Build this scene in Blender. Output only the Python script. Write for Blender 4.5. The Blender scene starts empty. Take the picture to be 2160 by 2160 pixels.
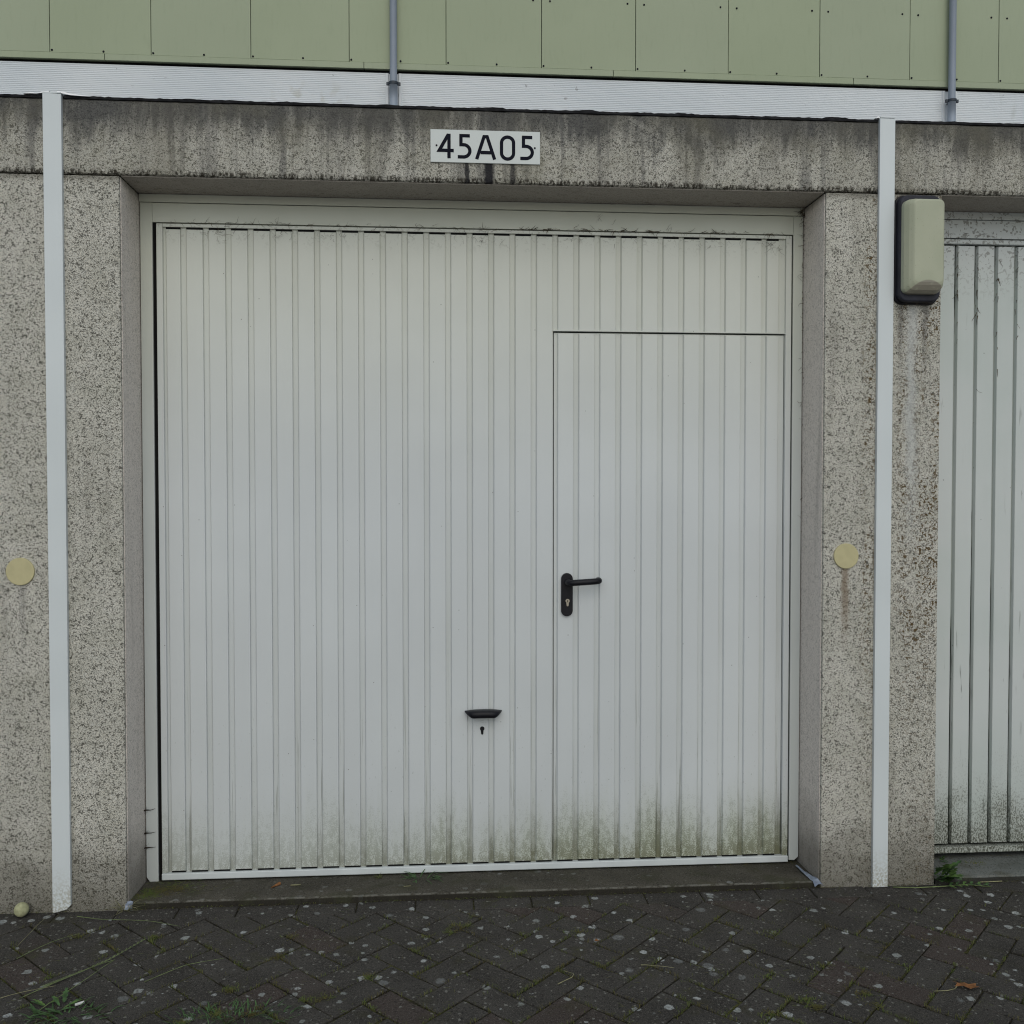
import bpy, bmesh, math, random
from mathutils import Vector, Matrix, noise as mnoise
rnd = random.Random(7)
S = bpy.context.scene
C = S.collection
rad = math.radians

# ---------------------------------------------------------------- camera
cam_d = bpy.data.cameras.new('camera'); cam = bpy.data.objects.new('camera', cam_d); C.objects.link(cam)
cam_d.sensor_width = 36; cam_d.lens = 33.35; cam_d.clip_start = .05; cam_d.clip_end = 500
cam.location = (0, -3.3, 1.445)
cam.rotation_euler = (rad(90 - 1.471), 0, rad(-4.207))
S.camera = cam
S.cycles.filter_width = 1.1
S.render.resolution_x = S.render.resolution_y = 1024
# ---------------------------------------------------------------- sky and soft overcast sun
W = bpy.data.worlds.new('World'); S.world = W; W.use_nodes = True
wn = W.node_tree; wn.nodes.clear()
sky = wn.nodes.new('ShaderNodeTexSky'); sky.sky_type = 'NISHITA'; sky.sun_disc = False
SUN_EL, SUN_AZ = 40, 178
sky.sun_elevation = rad(SUN_EL); sky.sun_rotation = rad(SUN_AZ)
sky.air_density = .8; sky.dust_density = 2; sky.ozone_density = .6
bg = wn.nodes.new('ShaderNodeBackground'); bg.inputs[1].default_value = .07
wo = wn.nodes.new('ShaderNodeOutputWorld')
wn.links.new(sky.outputs[0], bg.inputs[0]); wn.links.new(bg.outputs[0], wo.inputs[0])
sl = bpy.data.lights.new('sun', 'SUN'); sl.energy = .95; sl.angle = rad(90); sl.color = (.93, 1, .95)
so = bpy.data.objects.new('sun', sl); C.objects.link(so)
az = rad(SUN_AZ); el = rad(SUN_EL)
sd = Vector((math.sin(az) * math.cos(el), math.cos(az) * math.cos(el), math.sin(el)))
so.rotation_euler = sd.to_track_quat('Z', 'Y').to_euler(); so.location = sd * 20
S.view_settings.view_transform = 'Standard'; S.view_settings.look = 'None'
S.view_settings.exposure = .23; S.view_settings.gamma = 1; S.view_settings.use_curve_mapping = False

# ---------------------------------------------------------------- node helper
class M:
    def __init__(s, name, rough=.8, spec=.3):
        s.m = bpy.data.materials.new(name); s.m.use_nodes = True
        s.t = s.m.node_tree; s.b = s.t.nodes['Principled BSDF']
        s.b.inputs['Roughness'].default_value = rough
        s.b.inputs['Specular IOR Level'].default_value = spec
        s.g = s.t.nodes.new('ShaderNodeNewGeometry'); s.pos = s.g.outputs['Position']
        x = s.t.nodes.new('ShaderNodeSeparateXYZ'); s.t.links.new(s.pos, x.inputs[0])
        s.X, s.Y, s.Z = x.outputs
    def put(s, sock, v):
        if v is None: return
        if isinstance(v, bpy.types.NodeSocket): s.t.links.new(v, sock)
        elif isinstance(v, (tuple, list)) and len(v) == 3 and sock.type == 'RGBA': sock.default_value = (*v, 1)
        else: sock.default_value = v
    def op(s, o, a, b=0, c=0, clamp=False):
        n = s.t.nodes.new('ShaderNodeMath'); n.operation = o; n.use_clamp = clamp
        s.put(n.inputs[0], a); s.put(n.inputs[1], b)
        if o in ('MULTIPLY_ADD', 'WRAP', 'SMOOTH_MIN'): s.put(n.inputs[2], c)
        return n.outputs[0]
    def mul(s, a, b): return s.op('MULTIPLY', a, b)
    def add(s, a, b): return s.op('ADD', a, b)
    def sub(s, a, b): return s.op('SUBTRACT', a, b)
    def step(s, v, a, b, lo=0., hi=1.):          # smooth ramp of v from a to b
        n = s.t.nodes.new('ShaderNodeMapRange'); n.interpolation_type = 'SMOOTHSTEP'
        if a > b: a, b, lo, hi = b, a, hi, lo
        s.put(n.inputs[0], v)
        for i, q in enumerate((a, b, lo, hi)): n.inputs[i + 1].default_value = q
        return n.outputs[0]
    def band(s, v, a, b, soft):                  # 1 between a and b
        return s.mul(s.step(v, a - soft, a + soft), s.step(v, b + soft, b - soft))
    def vec(s, sx=1, sy=1, sz=1, src=None):
        n = s.t.nodes.new('ShaderNodeMapping'); n.inputs['Scale'].default_value = (sx, sy, sz)
        s.t.links.new(src or s.pos, n.inputs[0]); return n.outputs[0]
    def noise(s, scale, detail=2, dist=0, v=None, rough=.5, col=False):
        n = s.t.nodes.new('ShaderNodeTexNoise'); s.put(n.inputs['Vector'], v or s.pos)
        n.inputs['Scale'].default_value = scale; n.inputs['Detail'].default_value = detail
        n.inputs['Distortion'].default_value = dist; n.inputs['Roughness'].default_value = rough
        return n.outputs['Color' if col else 'Fac']
    def voro(s, scale, v=None, f='F1'):
        n = s.t.nodes.new('ShaderNodeTexVoronoi'); s.put(n.inputs['Vector'], v or s.pos)
        n.inputs['Scale'].default_value = scale; n.feature = f
        return n
    def mix(s, f, a, b, mode='MIX'):
        n = s.t.nodes.new('ShaderNodeMix'); n.data_type = 'RGBA'; n.blend_type = mode
        s.put(n.inputs[0], f); s.put(n.inputs[6], a); s.put(n.inputs[7], b); return n.outputs[2]
    def rand(s): return s.t.nodes.new('ShaderNodeObjectInfo').outputs['Random']
    def bump(s, h, dist, strength=1):
        n = s.t.nodes.new('ShaderNodeBump'); n.inputs['Distance'].default_value = dist
        n.inputs['Strength'].default_value = strength
        s.put(n.inputs['Height'], h); s.t.links.new(n.outputs[0], s.b.inputs['Normal'])
    def col(s, c): s.put(s.b.inputs['Base Color'], c)
    def rough(s, c): s.put(s.b.inputs['Roughness'], c)

MAT = {}
def simple(name, col, rough=.6, spec=.3, var=.12, scale=6, bump=0):
    m = M(name, rough, spec)
    n = m.noise(scale, 4)
    a = tuple(c * (1 - var) for c in col); b = tuple(min(1, c * (1 + var)) for c in col)
    f = m.noise(scale * 40, 2)
    c = m.mix(m.step(n, .3, .7), a, b); c = m.mix(m.step(f, .62, .75, 0, .25), c, tuple(x * .6 for x in col))
    m.col(c)
    if bump: m.bump(f, bump)
    MAT[name] = m.m
    return m.m

# concrete with rough exposed texture --------------------------------------
def concrete(name, kind):
    m = M(name, .95, .15)
    big = m.noise(2.3, 4); med = m.noise(11, 4)
    base = m.mix(m.step(big, .3, .7), (.58, .565, .495), (.68, .66, .585))
    base = m.mix(m.step(med, .35, .7, 0, .5), base, (.48, .47, .39))
    sp = m.noise(165, 3, 1.0, m.vec(1, 1, 1.15), .6); sp3 = m.noise(300, 2, .8)
    sp2 = m.noise(62, 3, .8)
    mask = m.op('MAXIMUM', m.step(m.add(sp, m.mul(m.sub(sp2, .5), .45)), .54, .60), m.mul(m.step(sp3, .53, .62), .62))
    if kind == 'smooth':
        base = m.mix(.8, base, (.84, .765, .70))  # paler and pinker to paint in light bounced onto soffit and reveals
        mask = m.mul(mask, .42)
    c = m.mix(m.mul(mask, .9), base, (.072, .070, .058))
    light = m.step(sp, .42, .33)
    c = m.mix(m.mul(light, .5), c, (.80, .78, .73))
    c = m.mix(m.mul(m.step(m.noise(420, 1), .56, .66), .35), c, (.19, .165, .13))
    zz, X = m.Z, m.X
    if kind == 'lintel':
        st = m.noise(1, 7, .6, m.vec(6, 6, 2.4), .72)           # streaks running down
        st2 = m.noise(1, 4, .2, m.vec(30, 30, 2.2), .6)
        h = m.step(zz, 2.52, 2.745, -.05, .44)
        d = m.step(m.add(m.add(st, m.mul(m.sub(st2, .5), .5)), h), .52, .95)
        c = m.mix(m.mul(d, .86), c, (.048, .050, .054))
        st3 = m.noise(1, 4, .3, m.vec(16, 16, 1.1), .6)
        c = m.mix(m.mul(m.step(st3, .50, .64), .52), c, (.085, .085, .088))
        c = m.mix(m.step(m.noise(1, 4, .2, m.vec(4, 4, 1.2)), .35, .7, .10, .38), c, (.15, .14, .11))
        c = m.mix(m.mul(m.step(m.noise(5, 3), .45, .7), .25), c, (.20, .185, .12))   # olive tint
        pale = m.mul(m.step(st2, .62, .75), m.step(m.noise(6, 2), .5, .66))
        c = m.mix(m.mul(pale, .65), c, (.62, .60, .52))
        # crumbly drip edge
        e = m.step(m.add(zz, m.mul(m.noise(60, 2), .012)), 2.524, 2.512)
        te = m.step(m.add(m.noise(1, 3, .3, m.vec(105, 105, 40)), m.mul(m.sub(m.noise(9, 3), .5), .35)), .42, .60)
        c = m.mix(m.mul(m.mul(e, te), .9), c, (.035, .03, .022))
        # black runs under the number sign
        for x0, w, k in ((.088, .007, .9), (.163, .016, 1), (.244, .010, .8)):
            wob = m.mul(m.sub(m.noise(40, 2), .5), .022)
            g = m.step(m.op('ABSOLUTE', m.sub(m.add(X, wob), x0)), w * 1.35, w * .55)
            g = m.mul(g, m.step(zz, 2.575, 2.565))
            c = m.mix(m.mul(g, k * .93), c, (.018, .018, .022))
    if kind in ('pier', 'smooth'):
        # damp and dirt rising from the ground
        low = m.step(m.add(zz, m.mul(m.sub(m.noise(9, 3), .5), .22)), .34, .0)
        c = m.mix(m.mul(low, .66), c, (.060, .052, .034))
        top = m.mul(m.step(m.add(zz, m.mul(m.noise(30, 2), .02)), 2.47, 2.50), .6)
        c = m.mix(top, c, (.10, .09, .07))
        st = m.noise(1, 4, .2, m.vec(14, 14, 1.1))
        c = m.mix(m.mul(m.step(st, .55, .75), .25), c, (.17, .155, .13))
    if kind == 'pier':
        # dark brown lichen specks by the right strip and on the far right pier
        lic = m.step(m.noise(85, 2, 1.2), .54, .60)
        zone = m.add(m.band(X, 1.50, 1.55, .025), m.band(X, 1.63, 1.80, .03))
        zone = m.mul(zone, m.step(m.noise(5, 3, 0, m.vec(2.6, 2.6, .8)), .36, .54)); zone = m.mul(zone, m.step(zz, .55, 1.0, .35, 1))
        c = m.mix(m.mul(m.mul(lic, zone), .95), c, (.10, .062, .018))
        # pale lime run and grey runs below the box
        run = m.mul(m.band(m.add(X, m.mul(m.sub(m.noise(8, 2), .5), .05)), 1.665, 1.695, .022), m.mul(m.step(zz, 1.1, 1.7), m.step(zz, 2.12, 2.08)))
        c = m.mix(m.mul(run, .72), c, (.60, .62, .60))
        for x0 in (1.637, 1.728):
            g = m.mul(m.step(m.op('ABSOLUTE', m.sub(m.add(X, m.mul(m.sub(m.noise(25, 2), .5), .03)), x0)), .016, .003), m.step(zz, 1.75, 2.08))
            c = m.mix(m.mul(g, .55), c, (.10, .095, .09))
        # rust run below the right disc
        wid = m.op('ABSOLUTE', m.sub(m.add(X, m.mul(m.sub(m.noise(28, 3), .5), .03)), 1.441))
        g = m.mul(m.step(wid, .022, .004), m.mul(m.step(zz, .80, 1.10), m.step(zz, 1.165, 1.155)))
        c = m.mix(m.mul(g, .62), c, (.17, .105, .05))
        wid = m.op('ABSOLUTE', m.sub(m.add(X, m.mul(m.sub(m.noise(28, 3), .5), .03)), -1.41))
        g = m.mul(m.step(wid, .018, .004), m.mul(m.step(zz, .82, 1.1), m.step(zz, 1.125, 1.115)))
        c = m.mix(m.mul(g, .35), c, (.16, .15, .14))
    m.col(c)
    m.bump(m.sub(sp, m.mul(mask, .3)), .004 if kind != 'smooth' else .0015, .8)
    MAT[name] = m.m
concrete('concrete_lintel', 'lintel'); concrete('concrete_pier', 'pier'); concrete('concrete_smooth', 'smooth')

# painted steel --------------------------------------------------------------
def paint(name, col, grime=1, zlo=.02, dark=False):
    m = M(name, .42, .35)
    r = m.rand(); X, Z = m.X, m.Z
    c = m.mix(m.step(m.noise(1.7, 3), .3, .7), tuple(v * .96 for v in col), tuple(v * 1.03 for v in col))
    c = m.mix(m.mul(r, .06), c, (.35, .36, .35))
    # warmer and yellower towards the top
    c = m.mix(m.mul(m.step(Z, 1.3, 2.5), .6), c, (col[0] * 1.03, col[1] * .995, col[2] * .80))
    if grime:
        xm = m.step(X, -1.0, .9, .45, 1.0)
        run = m.noise(1, 4, .3, m.vec(26, 26, 3.2), .6)          # splash marks and runs
        pan = m.noise(1, 0, 0, m.vec(7, 7, .001))
        zz = m.add(Z, m.mul(m.sub(run, .5), -.20)); zz = m.add(zz, m.mul(m.sub(pan, .5), -.10)); zz = m.add(zz, m.mul(m.sub(r, .5), .09))
        h = m.step(zz, .38, .0)
        f = m.noise(240, 3, .6); f2 = m.noise(1, 3, .3, m.vec(60, 60, 30))
        spk = m.step(m.add(m.add(f, m.mul(m.sub(f2, .5), .7)), m.mul(h, .24)), .60, .74)
        amt = m.op('MULTIPLY', h, xm, 0, clamp=True)
        c = m.mix(m.mul(m.op('POWER', amt, 1.3), .55 if not dark else .8), c, (.31, .345, .165) if not dark else (.15, .16, .075))
        c = m.mix(m.mul(m.mul(spk, amt), .58), c, (.085, .092, .036))
        ft = m.mul(m.step(m.add(Z, m.mul(m.sub(f2, .5), .05)), .13, .04), m.mul(spk, xm))
        c = m.mix(m.mul(ft, .35), c, (.12, .10, .045))
        hi = m.mul(m.step(Z, .9, .3), m.step(m.noise(1, 3, .2, m.vec(140, 140, 60)), .66, .72))
        c = m.mix(m.mul(hi, .30), c, (.16, .18, .12))
        # sparse flecks everywhere
        v = m.voro(32); rc = m.t.nodes.new('ShaderNodeSeparateColor'); m.t.links.new(v.outputs['Color'], rc.inputs[0])
        fl = m.mul(m.step(v.outputs['Distance'], .075, .04), m.step(rc.outputs[0], .86, .9))
        c = m.mix(m.mul(fl, .7), c, (.10, .10, .09))
        up = m.mul(m.step(Z, 2.28, 2.40), m.step(m.noise(55, 4, 1.5), .56, .64))
        c = m.mix(m.mul(up, .35), c, (.16, .15, .11))
    if dark:
        ln = m.mul(m.step(m.noise(1, 4, .2, m.vec(120, 120, 2.2), .6), .55, .64), m.step(Z, .95, .2))
        c = m.mix(m.mul(ln, .5), c, (.07, .075, .05))
    if dark:   # groove floor: dust and algae gather in the channel
        c = m.mix(m.step(m.noise(3, 3, 0, m.vec(4, 4, .6)), .3, .7, .04, .18), c, (.30, .31, .24))
    m.col(c); m.rough(m.step(m.noise(9, 3), .3, .7, .38, .55))
    m.bump(m.add(m.noise(1, 2, 0, m.vec(16, 16, 3)), m.mul(m.noise(60, 2), .12)), .0028, .6)
    MAT[name] = m.m
DC = (.60, .63, .632)
paint('door_paint', DC); paint('groove_paint', DC, dark=True); paint('frame_paint', (.56, .59, .57), 0)
def old_paint():
    m = M('old_paint', .5, .3); r = m.rand(); X, Z = m.X, m.Z
    c = m.mix(m.step(m.noise(2, 3), .3, .7), (.50, .55, .52), (.57, .60, .585))
    h = m.step(m.add(Z, m.mul(m.sub(m.noise(9, 3), .5), .35)), .50, .05)
    spk = m.step(m.add(m.noise(1, 4, .6, m.vec(190, 190, 120), .65), m.mul(h, .14)), .56, .70)
    c = m.mix(m.mul(m.mul(h, h), .35), c, (.21, .20, .12))
    c = m.mix(m.mul(m.mul(spk, h), .85), c, (.045, .045, .026))
    sm = m.mul(m.step(m.noise(1, 4, .3, m.vec(50, 50, 6)), .62, .70), m.step(m.noise(1, 3, 0, m.vec(6, 6, 2)), .5, .62))
    c = m.mix(m.mul(sm, .6), c, (.10, .11, .09))
    v = m.voro(26); rc = m.t.nodes.new('ShaderNodeSeparateColor'); m.t.links.new(v.outputs['Color'], rc.inputs[0])
    fl = m.mul(m.step(v.outputs['Distance'], .09, .05), m.step(rc.outputs[0], .6, .66))
    c = m.mix(m.mul(fl, .6), c, (.10, .11, .10))
    up = m.mul(m.step(Z, 2.1, 2.42), m.step(m.noise(50, 4, 1.5), .54, .62))
    c = m.mix(m.mul(up, .6), c, (.09, .075, .05))
    m.col(c); m.bump(m.noise(30, 3), .0006, .5); MAT['old_paint'] = m.m
old_paint()
def old_groove():
    m = M('old_groove', .7, .2); X, Z = m.X, m.Z
    cell = m.noise(1, 2, 0, m.vec(9, 9, .001))
    n = m.noise(1, 5, .3, m.vec(45, 45, 1.7), .65)
    low = m.step(m.add(Z, m.mul(m.sub(cell, .5), 1.6)), 1.45, .2, 0, .40); hi = m.step(Z, 1.9, 2.4, 0, .18)
    d = m.step(m.add(n, m.add(low, hi)), .56, .68)
    c = m.mix(d, (.40, .43, .40), (.012, .014, .010)); m.col(c); MAT['old_groove'] = m.m
old_groove()

simple('strip_paint', (.62, .66, .70), .35, .4, .02, 3)
def strip():
    m = M('strip_white', .38, .35)
    c = m.mix(m.step(m.noise(2, 3), .3, .7), (.61, .655, .66), (.66, .705, .71))
    low = m.mul(m.step(m.add(m.Z, m.mul(m.sub(m.noise(14, 3), .5), .16)), .17, -.02), m.step(m.noise(130, 3), .38, .62))
    c = m.mix(m.mul(low, .65), c, (.26, .22, .11))
    v = m.voro(30); rc = m.t.nodes.new('ShaderNodeSeparateColor'); m.t.links.new(v.outputs['Color'], rc.inputs[0])
    fl = m.mul(m.step(v.outputs['Distance'], .07, .04), m.step(rc.outputs[0], .88, .9))
    c = m.mix(m.mul(fl, .7), c, (.1, .1, .1))
    m.col(c); MAT['strip_white'] = m.m
strip()
simple('black_plastic', (.007, .007, .010), .45, .25, .3, 20)
simple('dark_rubber', (.018, .019, .03), .6, .4, .4, 18)
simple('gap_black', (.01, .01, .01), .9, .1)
simple('sign_white', (.58, .62, .60), .3, .4, .02, 8)
simple('sign_black', (.008, .009, .016), .7, .08, .1)
simple('disc_cream', (.50, .455, .26), .5, .3, .04, 40)
simple('box_cream', (.40, .415, .30), .45, .35, .06, 9)
def cover_mat():
    m = M('box_cover', .42, .35)
    c = m.mix(m.step(m.noise(8, 4), .3, .7), (.375, .395, .285), (.42, .435, .32))
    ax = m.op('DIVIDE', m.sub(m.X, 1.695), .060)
    top = m.sub(2.172, m.mul(m.mul(ax, ax), .030))                       # arched brown darkening painted for the shaded facet at the foot
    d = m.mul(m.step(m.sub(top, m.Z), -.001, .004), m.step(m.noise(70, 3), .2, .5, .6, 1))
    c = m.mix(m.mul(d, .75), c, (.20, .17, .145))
    c = m.mix(m.mul(m.step(m.noise(200, 2), .66, .72), .4), c, (.15, .14, .10))
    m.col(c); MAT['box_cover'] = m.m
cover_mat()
simple('steel', (.42, .38, .31), .35, .6, .1, 60); MAT['steel'].node_tree.nodes['Principled BSDF'].inputs['Metallic'].default_value = .8
simple('pipe_grey', (.285, .33, .395), .4, .4, .05, 3)
simple('collar', (.03, .04, .055), .5, .4)
simple('glint_white', (.86, .86, .86), .3, .6, .02)
simple('felt', (.03, .03, .032), .95, .1, .4, 30, .003)
simple('film', (.20, .235, .30), .18, .6, .2, 60)
simple('ball', (.42, .42, .25), .85, .1, .16, 90, .001)
simple('paper', (.7, .7, .68), .7, .2, .1)
simple('interior', (.12, .12, .12), .95, .1)
simple('body_green', (.2, .25, .17), .8, .2)
simple('rail_white', (.60, .64, .64), .4, .35, .05, 12)
simple('leaf_brown', (.19, .085, .032), .7, .2, .3, 60)
simple('twig_brown', (.028, .02, .014), .9, .1, .3, 80)
simple('cobweb', (.085, .07, .05), .95, .05, .4, 60)
simple('straw', (.26, .25, .14), .7, .2, .25, 50)
simple('stalk_green', (.15, .19, .08), .65, .2, .3, 40)
simple('weed_green', (.055, .11, .038), .6, .25, .4, 60)
simple('weed_light', (.085, .15, .04), .6, .25, .3, 60)
def green():
    m = M('cladding_green', .5, .3)
    c = m.mix(m.step(m.noise(.9, 3), .3, .7), (.325, .375, .245), (.355, .405, .27))
    c = m.mix(m.mul(m.rand(), .28), c, (.35, .385, .30))
    c = m.mix(m.step(m.noise(9, 4, 0, m.vec(3, 3, .6)), .5, .8, 0, .12), c, (.18, .22, .14))
    c = m.mix(m.step(m.noise(120, 2), .6, .75, 0, .18), c, (.18, .22, .15))
    m.col(c); MAT['cladding_green'] = m.m
    m = M('ribbed_white', .4, .4)
    c = m.mix(m.step(m.noise(.8, 3), .3, .7), (.64, .685, .715), (.71, .745, .765))
    d = m.mul(m.step(m.noise(1, 4, .3, m.vec(9, 9, 2.2)), .55, .70), m.step(m.X, 5.1, 5.3))
    d = m.mul(d, m.step(m.Z, 5.35, 5.0, .2, 1))
    c = m.mix(m.mul(d, .55), c, (.24, .25, .17))
    d2 = m.mul(m.mul(m.band(m.X, -1.6, -.9, .2), m.band(m.Z, 4.9, 5.3, .1)), m.step(m.noise(9, 4), .52, .66))
    c = m.mix(m.mul(d2, .3), c, (.38, .36, .25))
    fl = m.step(m.noise(14, 2), .74, .78)
    c = m.mix(m.mul(fl, .5), c, (.2, .2, .2))
    m.col(c); MAT['ribbed_white'] = m.m
green()

# pavers, joint soil, thresholds --------------------------------------------
def spots(m, scale, rmax, frac):
    w = m.t.nodes.new('ShaderNodeVectorMath'); w.operation = 'MULTIPLY_ADD'
    m.put(w.inputs[0], m.noise(70, 3, 0, None, .6, True)); w.inputs[1].default_value = (.016,) * 3
    m.t.links.new(m.vec(1, 1, 0), w.inputs[2])
    v = m.voro(scale, w.outputs[0]); rc = m.t.nodes.new('ShaderNodeSeparateColor'); m.t.links.new(v.outputs['Color'], rc.inputs[0])
    r = m.mul(m.step(rc.outputs[0], 1 - frac, 1, .15, 1), rmax * scale)
    k = m.op('DIVIDE', v.outputs['Distance'], r)
    on = m.step(rc.outputs[0], 1 - frac - .001, 1 - frac + .001)
    return m.mul(m.step(k, 1.0, .75), on), rc.outputs[1]
def paver(name, a, b, lichen=1, red=True):
    m = M(name, .9, .18)
    c = m.mix(m.step(m.noise(6, 4), .3, .7), a, b)
    if red: c = m.mix(m.step(m.rand(), .84, .92, 0, .45), c, (.066, .044, .038))
    g = m.noise(330, 2, .3); g2 = m.noise(160, 2)
    c = m.mix(m.step(g, .55, .64, 0, .60), c, (.15, .14, .12))
    c = m.mix(m.step(g2, .56, .68, 0, .65), c, (.012, .011, .010))
    c = m.mix(m.step(m.noise(9, 4), .56, .72, 0, .45), c, (.045, .043, .022))
    if lichen:
        s1, t1 = spots(m, 22, .0155, .50); s2, t2 = spots(m, 55, .0052, .85); s3, t3 = spots(m, 12.3, .021, .35)
        mott = m.step(m.noise(150, 3), .32, .56, .35, 1)
        pale = m.mix(t1, (.22, .235, .22), (.42, .44, .43))
        c = m.mix(m.mul(m.mul(s1, mott), .88 * lichen), c, pale)
        c = m.mix(m.mul(m.mul(s3, mott), .62 * lichen), c, (.20, .21, .205))
        c = m.mix(m.mul(s2, .55 * lichen), c, (.25, .25, .22))
    if name.startswith('threshold'):     # dark front face, ragged pale arris, mossy patches
        e = m.step(m.noise(60, 4), .40, .58)
        c = m.mix(m.mul(m.step(m.Y, .0035, .0015), .85), c, (.016, .014, .010))
        c = m.mix(m.mul(m.mul(m.band(m.Y, .004, .013, .0015), e), .55), c, (.20, .195, .17))
        c = m.mix(m.mul(m.step(m.noise(7, 4), .5, .66), .5), c, (.040, .042, .022))
    m.col(c); m.bump(m.add(g2, m.mul(m.noise(40, 3), .6)), .0035, .9)
    MAT[name] = m.m
paver('paver', (.040, .037, .033), (.060, .056, .050))
paver('threshold_dark', (.048, .044, .034), (.076, .070, .055), .35, False)
paver('threshold_grey', (.115, .125, .115), (.145, .155, .145), .1, False)
paver('soil', (.014, .012, .008), (.030, .027, .015), 0, False)
paver('bounce_ground', (.42, .405, .385), (.48, .465, .44), 0, False)  # unseen outer ground, made pale to bounce light up to the soffit
def soil():
    m = M('soil', .95, .1)
    g = m.noise(260, 3, .4)
    c = m.mix(m.step(g, .4, .62), (.010, .009, .006), (.050, .044, .030))
    k = m.mul(m.step(m.noise(7, 4), .46, .58), m.step(m.noise(120, 2), .4, .55))
    c = m.mix(m.mul(k, .85), c, (.085, .088, .030)); m.col(c); m.bump(g, .004); MAT['soil'] = m.m
soil()
def moss():
    m = M('moss', .9, .1)
    c = m.mix(m.step(m.noise(14, 3), .35, .65), (.095, .085, .033), (.10, .135, .038))
    c = m.mix(m.step(m.noise(90, 2), .5, .65, 0, .6), c, (.16, .13, .055))
    m.col(c); MAT['moss'] = m.m
moss()

# ---------------------------------------------------------------- object helpers
def mesh_from(name, V, F):
    me = bpy.data.meshes.new(name); me.from_pydata(V, [], F); me.update(); return me
def obj(name, me, mat, parent=None, loc=(0, 0, 0)):
    o = bpy.data.objects.new(name, me); C.objects.link(o); o.location = loc
    if parent: o.parent = parent
    if mat and not me.materials: me.materials.append(MAT[mat])
    return o
def tag(o, label=None, cat=None, group=None, kind=None):
    if label: o['label'] = label
    if cat: o['category'] = cat
    if group: o['group'] = group
    if kind: o['kind'] = kind
    return o
def empty(name, loc, label, cat, group=None):
    o = bpy.data.objects.new(name, None); C.objects.link(o); o.location = loc; o.empty_display_size = .1
    return tag(o, label, cat, group)
def box_me(name, x0, x1, y0, y1, z0, z1, bev=0, seg=1):
    bm = bmesh.new(); bmesh.ops.create_cube(bm, size=1)
    for v in bm.verts:
        v.co = Vector((x0 if v.co.x < 0 else x1, y0 if v.co.y < 0 else y1, z0 if v.co.z < 0 else z1))
    if bev: bmesh.ops.bevel(bm, geom=bm.edges[:], offset=bev, segments=seg, affect='EDGES', profile=.6)
    me = bpy.data.meshes.new(name); bm.to_mesh(me); bm.free(); return me
def box(name, d, mat, parent=None, bev=0, seg=1, origin=None):
    """box in world coordinates, stored relative to its parent's origin"""
    p = Vector(origin) if origin else (parent_loc(parent) if parent else Vector((0, 0, 0)))
    me = box_me(name, d[0] - p.x, d[1] - p.x, d[2] - p.y, d[3] - p.y, d[4] - p.z, d[5] - p.z, bev, seg)
    return obj(name, me, mat, parent)
def parent_loc(o):
    v = Vector((0, 0, 0))
    while o: v += o.location; o = o.parent
    return v
def shift(V, o): p = parent_loc(o); return [tuple(Vector(v) - p) for v in V]
def prism(name, pts, y0, y1, mat, parent=None, bev=0, seg=2):
    """polygon in X,Z (counter clockwise seen from the front) extruded from y0 (front) to y1"""
    p = parent_loc(parent)
    bm = bmesh.new()
    vs = [bm.verts.new((x - p.x, y0 - p.y, z - p.z)) for x, z in pts]
    f = bm.faces.new(vs)
    r = bmesh.ops.extrude_face_region(bm, geom=[f])
    for v in r['geom']:
        if isinstance(v, bmesh.types.BMVert): v.co.y += y1 - y0
    bmesh.ops.recalc_face_normals(bm, faces=bm.faces)
    if bev:
        fe = [e for e in bm.edges if all(abs(v.co.y - (y0 - p.y)) < 1e-6 for v in e.verts)]
        bmesh.ops.bevel(bm, geom=fe, offset=bev, segments=seg, affect='EDGES', profile=.5)
    me = bpy.data.meshes.new(name); bm.to_mesh(me); bm.free()
    return obj(name, me, mat, parent)
def rrect(x0, x1, z0, z1, r, n=6):
    o = []
    for cx, cz, a0 in ((x1 - r, z0 + r, -90), (x1 - r, z1 - r, 0), (x0 + r, z1 - r, 90), (x0 + r, z0 + r, 180)):
        for i in range(n + 1):
            a = rad(a0 + 90 * i / n); o.append((cx + r * math.cos(a), cz + r * math.sin(a)))
    return o
def circle(cx, cz, r, n=32): return [(cx + r * math.cos(2 * math.pi * i / n), cz + r * math.sin(2 * math.pi * i / n)) for i in range(n)]
def tube_geo(path, radii, n=6, V=None, F=None):
    V = [] if V is None else V; F = [] if F is None else F
    path = [Vector(p) for p in path]; prev = None
    for i, p in enumerate(path):
        d = (path[min(i + 1, len(path) - 1)] - path[max(i - 1, 0)]).normalized()
        a = d.orthogonal().normalized() if prev is None else (prev - d * prev.dot(d)).normalized()
        prev = a; b = d.cross(a); r = radii[i] if isinstance(radii, (list, tuple)) else radii
        base = len(V)
        for k in range(n):
            t = 2 * math.pi * k / n; V.append(tuple(p + a * (r * math.cos(t)) + b * (r * math.sin(t))))
        if i:
            for k in range(n):
                q = (k + 1) % n; F.append((base - n + k, base - n + q, base + q, base + k))
    F.append(tuple(range(len(V) - 1, len(V) - n - 1, -1)))
    F.append(tuple(range(len(V) - n * len(path), len(V) - n * len(path) + n)))
    return V, F
def smooth(me, ang=None):
    for p in me.polygons: p.use_smooth = True
def tube(name, path, radii, mat, parent=None, n=8, sm=True):
    V, F = tube_geo(path, radii, n); me = mesh_from(name, shift(V, parent) if parent else V, F)
    if sm: smooth(me)
    return obj(name, me, mat, parent)

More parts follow.
